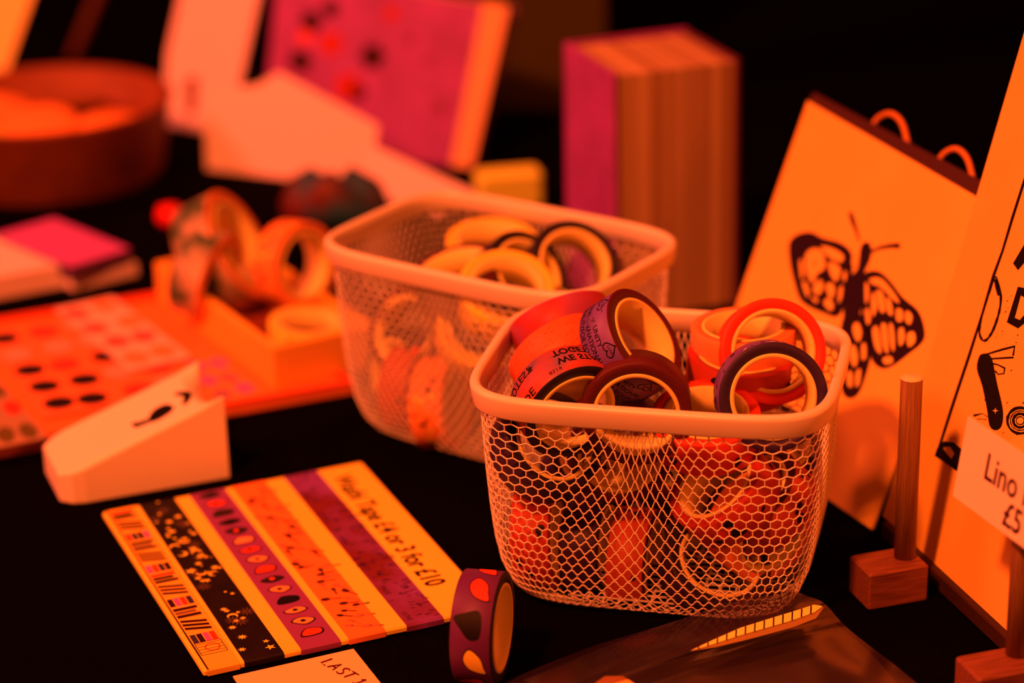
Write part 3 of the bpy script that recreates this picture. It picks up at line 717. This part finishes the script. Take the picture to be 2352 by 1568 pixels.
# cord loops standing up behind the moth print
rack = thing('cord_loops', 'pair of orange cord handles sticking up behind the moth print', 'handles', Matrix.Translation(at(2110, 1100)+Vector((.01, .03, 0))))
RI_ = rack.matrix_world.inverted(); n_m = MM.to_3x3() @ Vector((0, 0, 1)); pb = MM @ Vector((0, 0, -.0035))
for P in ([(1985, 400), (1996, 330), (2010, 280), (2042, 261), (2070, 280), (2085, 330), (2096, 400)], [(2135, 480), (2148, 410), (2162, 360), (2195, 342), (2222, 365), (2236, 420), (2246, 490)]):
    Q = smooth_pts(P, 5, False); mb = MB(); W3 = [RI_ @ hit(x, y, pb, n_m) for x, y in Q]
    low = [W3[0]+Vector((0, 0, -.05)), W3[-1]+Vector((0, 0, -.05))]
    mb.tube(W3, .00125, 8); part('loop', mb, M_cord, rack)
pk = [RI_ @ hit(x, y, pb, n_m) for x, y in ((1920, 400), (2180, 525), (2050, 900), (1900, 850))]
mb = MB(); off = RI_.to_3x3() @ (n_m*-.0025)
mb.add(pk+[p+off for p in pk], [(0, 1, 2, 3), (7, 6, 5, 4), (0, 4, 5, 1), (1, 5, 6, 2), (2, 6, 7, 3), (3, 7, 4, 0)]); part('backing_board', mb, M_black, rack)

# small price card on the second dowel
ec = Vector((.36, -.933, 0)).normalized(); nc = Vector((-ec.y, ec.x, 0)); vc = (Vector((0, 0, 1))*math.cos(R(9))+nc*math.sin(R(9)))
pc = Vector((d2.x, d2.y, .045))-nc*.0125
PM0 = frame(pc, ec, vc); s_tl = solve(PM0, 2210, 947); s_bl = solve(PM0, 2188, 1138)
org = PM0 @ Vector((s_bl.x, s_bl.y, 0)); PM = frame(org, ec, vc); ph = s_tl.y-s_bl.y
price = thing('price_card', 'small white card reading Lino Prints and five pounds, before the lino print', 'sign', PM)
mb = MB(); mb.box((0, 0, -.0006), (.076, ph, 0)); part('card', mb, M_paper, price)
mb = MB(); t0 = solve(PM, 2258, 1095); t1 = solve(PM, 2300, 1200)
letters(mb, 'Lino Prints', lambda x, y: (t0.x+x*.86, t0.y+y, .0002), 0, .0132, bold=.01); letters(mb, '£5', lambda x, y: (t1.x+x*.9, t1.y+y, .0002), 0, .0120, bold=.015)
part('lettering', mb, mat('plum_ink', (.05, .012, .03), .7, .1), price)

# ------------------------------------------------------------------ clear bag in the front right
bagM = Matrix.Translation(at(1700, 1520)); bag = thing('plastic_bag', 'clear plastic bag of brown paper lying before the front basket', 'bag', bagM)
BI2 = bagM.inverted()
def loft(rows, nsub=6):
    """rows of 3-D points -> smooth grid"""
    def cr(P, n):
        o = []; k = len(P)
        for i in range(k-1):
            p0, p1, p2, p3 = P[max(i-1, 0)], P[i], P[i+1], P[min(i+2, k-1)]
            for j in range(n):
                t = j/n; o.append(.5*((2*p1)+(-p0+p2)*t+(2*p0-5*p1+4*p2-p3)*t*t+(-p0+3*p1-3*p2+p3)*t**3))
        o.append(P[-1]); return o
    g = [cr(r_, nsub) for r_ in rows]; cols = list(zip(*g)); cols = [cr(list(c_), nsub) for c_ in cols]
    nR = len(cols[0]); nC = len(cols); V = [cols[c_][r_] for r_ in range(nR) for c_ in range(nC)]
    F = [(r_*nC+c_, r_*nC+c_+1, (r_+1)*nC+c_+1, (r_+1)*nC+c_) for r_ in range(nR-1) for c_ in range(nC-1)]
    return V, F
def pts(*a): return [BI2 @ at(*p) for p in a]
rows = [pts((1090, 1600, .001), (1330, 1500, .002), (1560, 1428, .008), (1740, 1362, .012), (1800, 1347, .012)),
        pts((1080, 1610, .005), (1320, 1525, .008), (1560, 1445, .012), (1760, 1376, .0145), (1850, 1372, .012)),
        pts((1090, 1650, .008), (1340, 1575, .012), (1600, 1490, .014), (1790, 1425, .014), (1893, 1390, .011)),
        pts((1100, 1690, .008), (1360, 1620, .010), (1640, 1530, .009), (1830, 1470, .008), (1950, 1450, .004)),
        pts((1120, 1760, .006), (1390, 1700, .006), (1700, 1610, .006), (1920, 1560, .006), (2090, 1560, .003)),
        pts((1150, 1840, .002), (1420, 1800, .002), (1750, 1740, .002), (2000, 1700, .002), (2220, 1680, .001))]
V, F = loft(rows, 5)
film = mat('clear_film', (.30, .10, .16), .12, .5)
mb = MB(); mb.add([v+Vector((0, 0, .0009)) for v in V], F, 0, True)
fo = part('film', mb, None or film, bag)
nt = film.node_tree; out = nt.nodes['Material Output']; gl = nt.nodes.new('ShaderNodeBsdfGlossy'); gl.inputs['Roughness'].default_value = .16
tr = nt.nodes.new('ShaderNodeBsdfTransparent'); tr.inputs[0].default_value = (.75, .7, .72, 1); mx = nt.nodes.new('ShaderNodeMixShader')
df = nt.nodes.new('ShaderNodeBsdfDiffuse'); df.inputs[0].default_value = (.05, .025, .08, 1); mx2 = nt.nodes.new('ShaderNodeMixShader'); mx2.inputs[0].default_value = .25
nt.links.new(tr.outputs[0], mx2.inputs[1]); nt.links.new(df.outputs[0], mx2.inputs[2]); mx.inputs[0].default_value = .14
nt.links.new(mx2.outputs[0], mx.inputs[1]); nt.links.new(gl.outputs[0], mx.inputs[2]); nt.links.new(mx.outputs[0], out.inputs['Surface'])
# brown paper inside
rowsB = [pts((1380, 1560, .0015), (1600, 1500, .003), (1820, 1440, .003), (1900, 1420, .002)),
         pts((1380, 1640, .002), (1640, 1570, .004), (1850, 1510, .004), (1990, 1490, .002)),
         pts((1400, 1800, .001), (1740, 1730, .001), (1990, 1690, .001), (2150, 1670, .001))]
V, F = loft(rowsB, 5); mb = MB(); mb.add(V, F, 0, True); part('brown_paper', mb, mat('olive_brown_paper', (.07, .060, .012), .8, .1, noise=.5, nscale=25), bag)
mb = MB()  # painted highlight on the film fold; bars imitate the reflected basket mesh
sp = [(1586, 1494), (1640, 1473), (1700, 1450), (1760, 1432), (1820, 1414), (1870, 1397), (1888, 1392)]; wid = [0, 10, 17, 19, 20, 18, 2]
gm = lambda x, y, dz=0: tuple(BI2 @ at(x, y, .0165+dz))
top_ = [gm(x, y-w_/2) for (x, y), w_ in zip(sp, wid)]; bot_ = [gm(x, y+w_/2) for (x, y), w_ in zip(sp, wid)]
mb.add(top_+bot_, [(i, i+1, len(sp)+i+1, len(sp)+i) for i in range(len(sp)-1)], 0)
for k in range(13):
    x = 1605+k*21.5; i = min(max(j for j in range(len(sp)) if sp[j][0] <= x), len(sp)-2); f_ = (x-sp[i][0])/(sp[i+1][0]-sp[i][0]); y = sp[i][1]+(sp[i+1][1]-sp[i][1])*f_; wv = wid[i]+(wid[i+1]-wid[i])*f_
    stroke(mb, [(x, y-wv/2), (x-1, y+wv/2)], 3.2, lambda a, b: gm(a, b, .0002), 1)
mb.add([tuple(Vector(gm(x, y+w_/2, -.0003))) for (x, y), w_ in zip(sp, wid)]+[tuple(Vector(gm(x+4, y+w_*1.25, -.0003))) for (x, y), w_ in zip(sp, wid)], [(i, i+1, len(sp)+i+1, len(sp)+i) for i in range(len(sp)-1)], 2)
part('painted_glint', mb, [mat('glint_gold', (.95, 1.0, .22), .4, .5), M_ink, mat('glint_dull_gold', (.30, .22, .06), .5, .3)], bag, 'painted glint on the film fold, dark bars as the mirrored basket mesh')

pM = frame(at(1390, 1552, .0128), (1, .1, 0), (-.1, 1, 0)); mb = MB()
mb.add([(-.004, -.004, 0), (0, 0, 0), (.006, -.001, 0), (.012, -.012, 0), (-.002, -.014, 0)], [(0, 4, 3, 2, 1)]); mb.add([(-.004, -.004, -.0004), (0, 0, -.0004), (.006, -.001, -.0004), (.012, -.012, -.0004), (-.002, -.014, -.0004)], [(0, 1, 2, 3, 4)])
o = part('paper_scrap', mb, mat('bright_orange_paper', (.9, .5, .1), .7, .1), None); o.matrix_world = pM
tag(o, 'corner of an orange paper slip lying on the clear bag at the bottom edge', 'paper')

# ------------------------------------------------------------------ background
def box_thing(name, label, cat, fl_, fr_, depth, h, parts_fn, group=None, z=0):
    x = (fr_-fl_); wl = x.length; x.normalize(); y = Vector((-x.y, x.x, 0)); M = frame(Vector((fl_.x, fl_.y, z)), x, y)
    t = thing(name, label, cat, M, group); parts_fn(t, wl, depth, h); return t, M
# thick book standing right of centre: pink cover to the left, fore-edge towards us
def book(t, wl, dp, h):
    mb = MB(); mb.box((.0012, .0015, .001), (wl-.0012, dp-.001, h-.002)); part('page_block', mb, stripes('page_edges', ((.55, .40, .26), (.26, .15, .09)), 0, 110), t)
    for x0, m_ in ((-.0012, M_pink), (wl-.0012, mat('plum_cover', (.10, .02, .08), .6, .2))):
        mb = MB(); mb.box((x0, 0, 0), (x0+.0024, dp, h), 0, .0005); part('cover', mb, m_, t)
    mb = MB(); mb.box((-.0012, dp, 0), (wl+.0012, dp+.002, h)); part('spine', mb, M_pink, t)
fl_ = at(1418, 742); fr_ = at(1690, 700); 
x = (fr_-fl_).normalized(); 
bkt, BKM = box_thing('thick_book', 'thick standing book with pink cover and streaked page edges behind the back basket', 'book', fl_, fr_, .062, .124, book)
def slant_book():
    # large pink illustrated book leaning back at an angle
    bl_ = at(600, 345, 0); br_ = at(1084, 385, 0); x = (br_-bl_).normalized(); y = Vector((-x.y, x.x, 0)); L_ = R(18)
    v = Vector((0, 0, math.cos(L_)))+y*math.sin(L_); M = frame(bl_, x, v)
    t = thing('picture_book', 'large pink picture book with dark flowers leaning at the back of the table', 'book', M)
    P = [solve(M, *p_) for p_ in ((600, 345), (1084, 385), (1168, 14), (640, -70))]; th = .014
    def slab(nm, Q, z0, z1, m_, lbl=None):
        mb = MB(); mb.add([(p_.x, p_.y, z0) for p_ in Q]+[(p_.x, p_.y, z1) for p_ in Q], [(3, 2, 1, 0), (4, 5, 6, 7)]+[(i, (i+1) % 4, 4+(i+1) % 4, 4+i) for i in range(4)]); return part(nm, mb, m_, t, lbl)
    slab('front_cover', P, -.002, 0, mat('cream_margin', (.8, .50, .30), .7, .1)); slab('back_cover', P, -th-.002, -th, M_pink)
    In = [p_.lerp((P[0]+P[2])/2, .02) for p_ in P]; slab('page_block', In, -th, -.002, M_paper)
    Ck = [P[0], P[0].lerp(P[1], .90), P[3].lerp(P[2], .89).lerp(P[1], .01), P[3]]
    s = 1; mb = MB(); pm = art_map(M, 1, 0, 0, .0009)
    mb.add([(p_.x, p_.y, 0) for p_ in Ck]+[(p_.x, p_.y, .0006) for p_ in Ck], [(3, 2, 1, 0), (4, 5, 6, 7)]+[(i, (i+1) % 4, 4+(i+1) % 4, 4+i) for i in range(4)], 4)
    for x_, y_, r_, c_ in ((715, 50, 30, 0), (690, 140, 32, 0), (855, 130, 34, 0), (760, 20, 24, 0), (760, 100, 34, 1), (800, 200, 40, 1), (700, 85, 22, 2), (820, 210, 26, 0), (900, 30, 22, 1), (985, 140, 14, 3), (1010, 250, 16, 3), (940, 90, 14, 3)):
        poly(mb, star(x_, y_, r_, 6, .7), pm, c_)
    part('cover_picture', mb, [mat('wine_ink', (.04, .006, .012), .7, .1), mat('rust_ink', (.45, .03, .02), .7, .1), M_red, mat('rose_ink', (.24, .04, .22), .7, .1), M_pink], t, 'pink printed picture with dark flowers')
slant_book()

# pale price tents and folded cards
M_rosepaper = mat('pale_rose_paper', (.82, .72, .95), .8, .1)
def plane_card(name, label, cat, base, lean, outline, m, th=.001, group='pale cards at the back', marks=(), rear=True):
    a, b = at(*base[0]), at(*base[1]); x = (b-a).normalized(); n_ = Vector((-x.y, x.x, 0)); v = Vector((0, 0, math.cos(R(lean))))+n_*math.sin(R(lean))
    M = frame(a, x, v); t = thing(name, label, cat, M, group); Q = [solve(M, *p) for p in outline]; k = len(Q)
    mb = MB(); mb.add([(p.x, p.y, 0) for p in Q]+[(p.x, p.y, -th) for p in Q], [tuple(range(k-1, -1, -1)), tuple(range(k, 2*k))]+[(i, (i+1) % k, k+(i+1) % k, k+i) for i in range(k)])
    part('front_panel', mb, m, t)
    if rear:       # strut that props the card up from behind
        w_ = (b-a).length; MI = M.inverted(); hh = max(p.y for p in Q)*.6; top = M @ Vector((w_*.5, hh, -th)); ft = Vector((top.x, top.y, 0))+n_*(hh*.45)
        q = [MI @ (top-x*w_*.12), MI @ (top+x*w_*.12), MI @ (ft+x*w_*.12+Vector((0, 0, .0006))), MI @ (ft-x*w_*.12+Vector((0, 0, .0006)))]; o_ = MI.to_3x3() @ (n_*.0006)
        mb = MB(); mb.add(q+[p+o_ for p in q], [(0, 1, 2, 3), (7, 6, 5, 4), (0, 4, 5, 1), (1, 5, 6, 2), (2, 6, 7, 3), (3, 7, 4, 0)]); part('strut', mb, m, t)
    if marks:
        mb = MB(); pm = art_map(M, 1, 0, 0, .0004)
        for P in marks: poly(mb, P, pm, 0)
        part('print', mb, mat('card_print', (.20, .05, .06), .7, .1), t)
    return t
plane_card('display_card', 'tall pale leaflet card leaning at the back left, cut off by the top edge', 'card', ((378, 288), (560, 325)), 22, ((372, 285), (480, 305), (548, 200), (606, -60), (425, -60), (385, 120)), M_rosepaper, marks=[[(425, 180), (455, 175), (450, 260), (428, 265)]])
plane_card('display_card', 'wide pale card standing before the pink picture book', 'card', ((475, 388), (848, 432)), 22, ((475, 388), (848, 432), (868, 288), (640, 166), (590, 196), (468, 208)), M_rosepaper)
plane_card('display_card', 'pale card lying lowest right of the pale cards, against the back basket', 'card', ((835, 445), (1010, 492)), 30, ((835, 445), (1010, 492), (1092, 442), (846, 330)), M_rosepaper, rear=False)

# kraft bowl at the far left
bc = at(70, 490); bowl = thing('round_bowl', 'round brown bowl of orange trinkets at the back left', 'bowl', Matrix.Translation((bc.x, bc.y+.065, 0)))
mb = MB(); mb.lathe([(.0, .001), (.062, .001), (.066, .006), (.073, .045), (.0745, .047), (.0725, .048), (.070, .046), (.062, .010), (0, .008)], 64, closed=False); part('bowl_wall', mb, mat('bowl_brown', (.26, .07, .03), .6, .3, noise=.3, nscale=60), bowl)
rnd = random.Random(11)
for k, (dx, dy, rad, m_, l_) in enumerate(((-.035, -.030, .017, M_cream, 'pale round badge at the left front of the brown bowl'), (.0, -.022, .024, M_orange, 'orange round badge at the middle front of the brown bowl'), (.040, -.015, .020, M_orange, 'orange badge at the right side of the brown bowl'), (.012, .028, .022, M_brown, 'dull badge at the back of the brown bowl'), (-.030, .022, .020, M_orange, 'orange badge at the back left of the brown bowl'))):
    mb = MB(); mb.lathe([(0, .0055), (rad*.7, .0045), (rad*.95, .002), (rad, 0), (rad*.9, -.001), (0, -.001)], 32, closed=False)
    o = part('badge', mb, m_, None); o.matrix_world = Matrix.Translation((bc.x+dx, bc.y+.07+dy, .034)) @ Matrix.Rotation(R(rnd.uniform(-22, 22)), 4, 'X') @ Matrix.Rotation(R(rnd.uniform(-20, 20)), 4, 'Y')
    tag(o, l_, 'badge', 'badges in the brown bowl')
mb = MB(); mb.lathe([(0, .030), (.066, .027), (.067, .010), (0, .009)], 40, closed=False); part('bowl_filling', mb, mat('orange_shred', (.8, .22, .06), .8, .1, col2=(.3, .05, .02), nscale=70), bowl)

# leaning board and stick, top left
plane_card('display_board', 'bright yellow board leaning in the top left corner', 'board', ((-260, 300), (-20, 300)), 20, ((-260, 300), (-30, 292), (96, -70), (-260, -70)), mat('yellow_board', (.9, .85, .32), .7, .1), .002, 'yellow board')
mb = MB(); p0, p1 = atY(120, 230, 1.62), atY(245, -60, 1.62); mb.tube([Vector((p0.x, p0.y, 0))*0+p0+Vector((-.012, 0, -.03)), p1], .004, 8)
o = part('wooden_stick', mb, mat('dark_stick', (.08, .02, .01), .6, .2), None); tag(o, 'dim brown stick leaning between the yellow board and the pale leaflet', 'stick')

# stacks of note blocks at the left
def pad(label, fl_, fr_, depth, z0, h, m_top, m_side, group):
    a, b = at(*fl_, z0), at(*fr_, z0); x = (b-a); wl = x.length; x.normalize(); M = frame(Vector((a.x, a.y, z0)), x, Vector((-x.y, x.x, 0)))
    t = thing('note_block', label, 'note block', M, group); mb = MB(); mb.box((0, 0, 0), (wl, depth, h*.86)); part('sheets', mb, m_side, t)
    mb = MB(); mb.box((0, 0, h*.86), (wl, depth, h)); part('cover', mb, m_top, t); return t
pad('pale white note block at the left edge', (-80, 702), (165, 655), .062, 0, .012, M_rosepaper, M_rosepaper, 'note blocks at the left')
pad('pale pink note block under the bright pink one', (165, 668), (318, 632), .055, 0, .0065, M_rosepaper, M_rosepaper, 'note blocks at the left')
pad('bright pink note block on top right of the white one', (168, 645), (300, 606), .070, .0065, .0085, M_pinkrose, mat('dusk_purple', (.10, .04, .18), .7, .1), 'note blocks at the left')

# tray and the wooden box
a, b = at(-60, 1062, 0), at(812, 903, 0); x = (b-a); TW = x.length; x.normalize(); y = Vector((-x.y, x.x, 0)); TM = frame(a, x, y); TD = .155
tray = thing('tray', 'shallow orange wooden tray spread with sticker sheets', 'tray', TM)
mb = MB(); mb.box((0, 0, 0), (TW, TD, .003)); part('tray_floor', mb, mat('tray_wood', (.80, .24, .06), .6, .2, noise=.1, nscale=15), tray)
mb = MB()
for a_, b_ in (((0, 0, .003), (TW, .003, .0058)), ((0, TD-.003, .003), (TW, TD, .0058)), ((0, .003, .003), (.003, TD-.003, .0058)), ((TW-.003, .003, .003), (TW, TD-.003, .0058))): mb.box(a_, b_)
part('tray_lip', mb, mat('tray_lip_wood', (.75, .10, .04), .5, .3), tray)
cB = at(632, 897, .003); lB = at(362, 690, .003); ly = (lB-cB); BL = ly.length; ly.normalize(); lx = Vector((ly.y, -ly.x, 0)); XM = frame(cB, lx, ly); BWd = .052; BH = .0205
crate = thing('wooden_box', 'small orange wooden box of tape rolls on the tray', 'box', XM)
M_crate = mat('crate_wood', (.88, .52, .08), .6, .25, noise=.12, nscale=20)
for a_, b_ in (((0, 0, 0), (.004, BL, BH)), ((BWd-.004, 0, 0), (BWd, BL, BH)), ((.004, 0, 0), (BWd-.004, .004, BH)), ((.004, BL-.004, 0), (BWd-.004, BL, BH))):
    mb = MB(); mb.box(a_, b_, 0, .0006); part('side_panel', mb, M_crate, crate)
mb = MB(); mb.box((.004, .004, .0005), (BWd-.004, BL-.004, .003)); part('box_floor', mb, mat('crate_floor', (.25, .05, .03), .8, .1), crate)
G3 = 'rolls in the small wooden box'
KINDS_extra = mat('floral_print', (.85, .62, .60), .5, .3, col2=(.05, .11, .07), nscale=30)
ROLLS['floral'] = (M_orange, KINDS_extra, None)
roll_img('floral', 'wide roll with green and pink floral print in the wooden box', 555, 560, 1.105, .7, -.35, 66, 0, G3, 1.45)
roll_img('floral', 'second floral roll lying at the front of the wooden box', 505, 640, 1.085, .7, .25, 68, 0, G3, 1.1)
roll_img('orange_marks', 'orange roll standing tilted with its dark hole showing in the wooden box', 705, 610, 1.075, .75, .10, 44, 0, G3, 1.05)
roll_img('cream', 'cream roll lying flat at the right of the wooden box', 710, 735, 1.050, 0, -1, 66, 0, G3, .95)

# sticker sheets on the tray
def sheet(label, P, z, m_, marks=0, mm=None, seed=1):
    a = [at(px, py, z) for px, py in P]; M = frame(a[0], a[1]-a[0], a[3]-a[0]); MI = M.inverted(); L2 = [MI @ p for p in a]
    # rectangle from the near edge and the left edge
    wl = L2[1].x; hl = L2[3].y; t = thing('sticker_sheet', label, 'sticker sheet', M, 'sticker sheets on the tray')
    mb = MB(); mb.box((0, 0, -.0008), (wl, hl, 0)); part('sheet', mb, m_, t)
    if marks:
        rnd = random.Random(seed); mb = MB(); nx_, ny_ = marks
        for i in range(nx_):
            for j in range(ny_):
                poly(mb, circ(wl*(i+.5+rnd.uniform(-.1, .1))/nx_, hl*(j+.5+rnd.uniform(-.1, .1))/ny_, wl/nx_*.40, hl/ny_*.34, 12, rot=rnd.uniform(-.2, .2)), lambda x, y: (x, y, .0002), 0 if rnd.random() < .5 else 1+rnd.randrange(2))
        part('stickers', mb, mm, t)
sheet('orange sticker sheet with rows of dark shapes behind the dispenser', ((100, 960), (460, 890), (0, 0), (-10, 760)), .0045, mat('sheet_orange', (.85, .22, .08), .6, .2), (4, 5), [mat('sticker_dark', (.015, .01, .02), .5, .2), mat('sticker_red', (.75, .06, .05), .5, .2), mat('sticker_rose', (.8, .35, .35), .5, .2)], 2)
sheet('pale sticker sheet reaching back beyond the dispenser top', ((300, 850), (440, 818), (0, 0), (165, 700)), .0062, mat('sheet_pale', (.85, .55, .62), .6, .2), (2, 4), [mat('sticker_rose2', (.6, .12, .15), .5, .2), M_peach, M_rosepaper], 5)
sheet('dull sleeved sticker sheet at the left edge of the tray', ((-40, 1035), (110, 1003), (0, 0), (-180, 900)), .0078, mat('sheet_dull', (.40, .26, .20), .3, .5), (3, 3), [mat('sticker_moss', (.12, .10, .03), .5, .2), M_red, mat('sticker_dusk', (.3, .15, .12), .5, .2)], 8)
sheet('small sticker card with a wine red mark between dispenser and box', ((500, 925), (600, 905), (0, 0), (430, 830)), .0045, mat('sheet_orange2', (.85, .26, .10), .6, .2), (2, 3), [M_pinkrose, mat('sticker_dusk2', (.3, .12, .25), .5, .2), M_peach], 9)

# dim things behind the wooden box
mb = MB(); pz = at(392, 515); mb.lathe([(0, .0), (.008, 0), (.010, .006), (.008, .013), (0, .015)], 24, closed=False)
o = part('red_pot', mb, mat('bright_red', (.8, .01, .01), .5, .3), None); o.location = (pz.x, pz.y, 0); o.scale = (.75, .75, .75); tag(o, 'small bright red lid or pot in the dark behind the wooden box', 'pot')
bg = at(765, 528); t = thing('trinket_bag', 'low crumpled bag of slate grey and dark red trinkets left behind the back basket', 'bag', Matrix.Translation((bg.x, bg.y+.01, 0)))
mb = MB(); V = []
for k, (sc_, z) in enumerate(((1, .001), (1.1, .010), (.95, .021), (.45, .027))):
    for i in range(24):
        a = 2*math.pi*i/24; V.append((.027*sc_*math.cos(a)*(1+.08*math.sin(5*a+k)), .013*sc_*math.sin(a)*(1+.1*math.sin(4*a+k)), z*(1+.2*math.sin(3*a))))
F = [tuple(range(23, -1, -1)), tuple(range(72, 96))]+[(k*24+i, k*24+(i+1) % 24, k*24+24+(i+1) % 24, k*24+24+i) for k in range(3) for i in range(24)]
mb.add(V, F, 0, True); part('contents', mb, mat('slate_and_wine', (.02, .10, .24), .5, .3, col2=(.10, .01, .008), nscale=30), t)
yb = at(1170, 500); mb = MB(); mb.box((-.018, -.008, 0), (.018, .008, .021), 0, .002); o = part('yellow_box', mb, M_yellow, None); o.matrix_world = rotz((yb.x, yb.y+.02, 0), R(10)); tag(o, 'small yellow box showing just over the far rim of the back basket', 'box')
mb = MB(); bb = at(1215, 360); mb.box((-.075, 0, 0), (.050, .03, .36)); o = part('brown_carton', mb, mat('dark_kraft', (.050, .045, .006), .8, .1), None); o.matrix_world = rotz((bb.x, bb.y+.10, 0), R(-6)); tag(o, 'tall dim brown carton between the picture book and the thick book', 'carton')
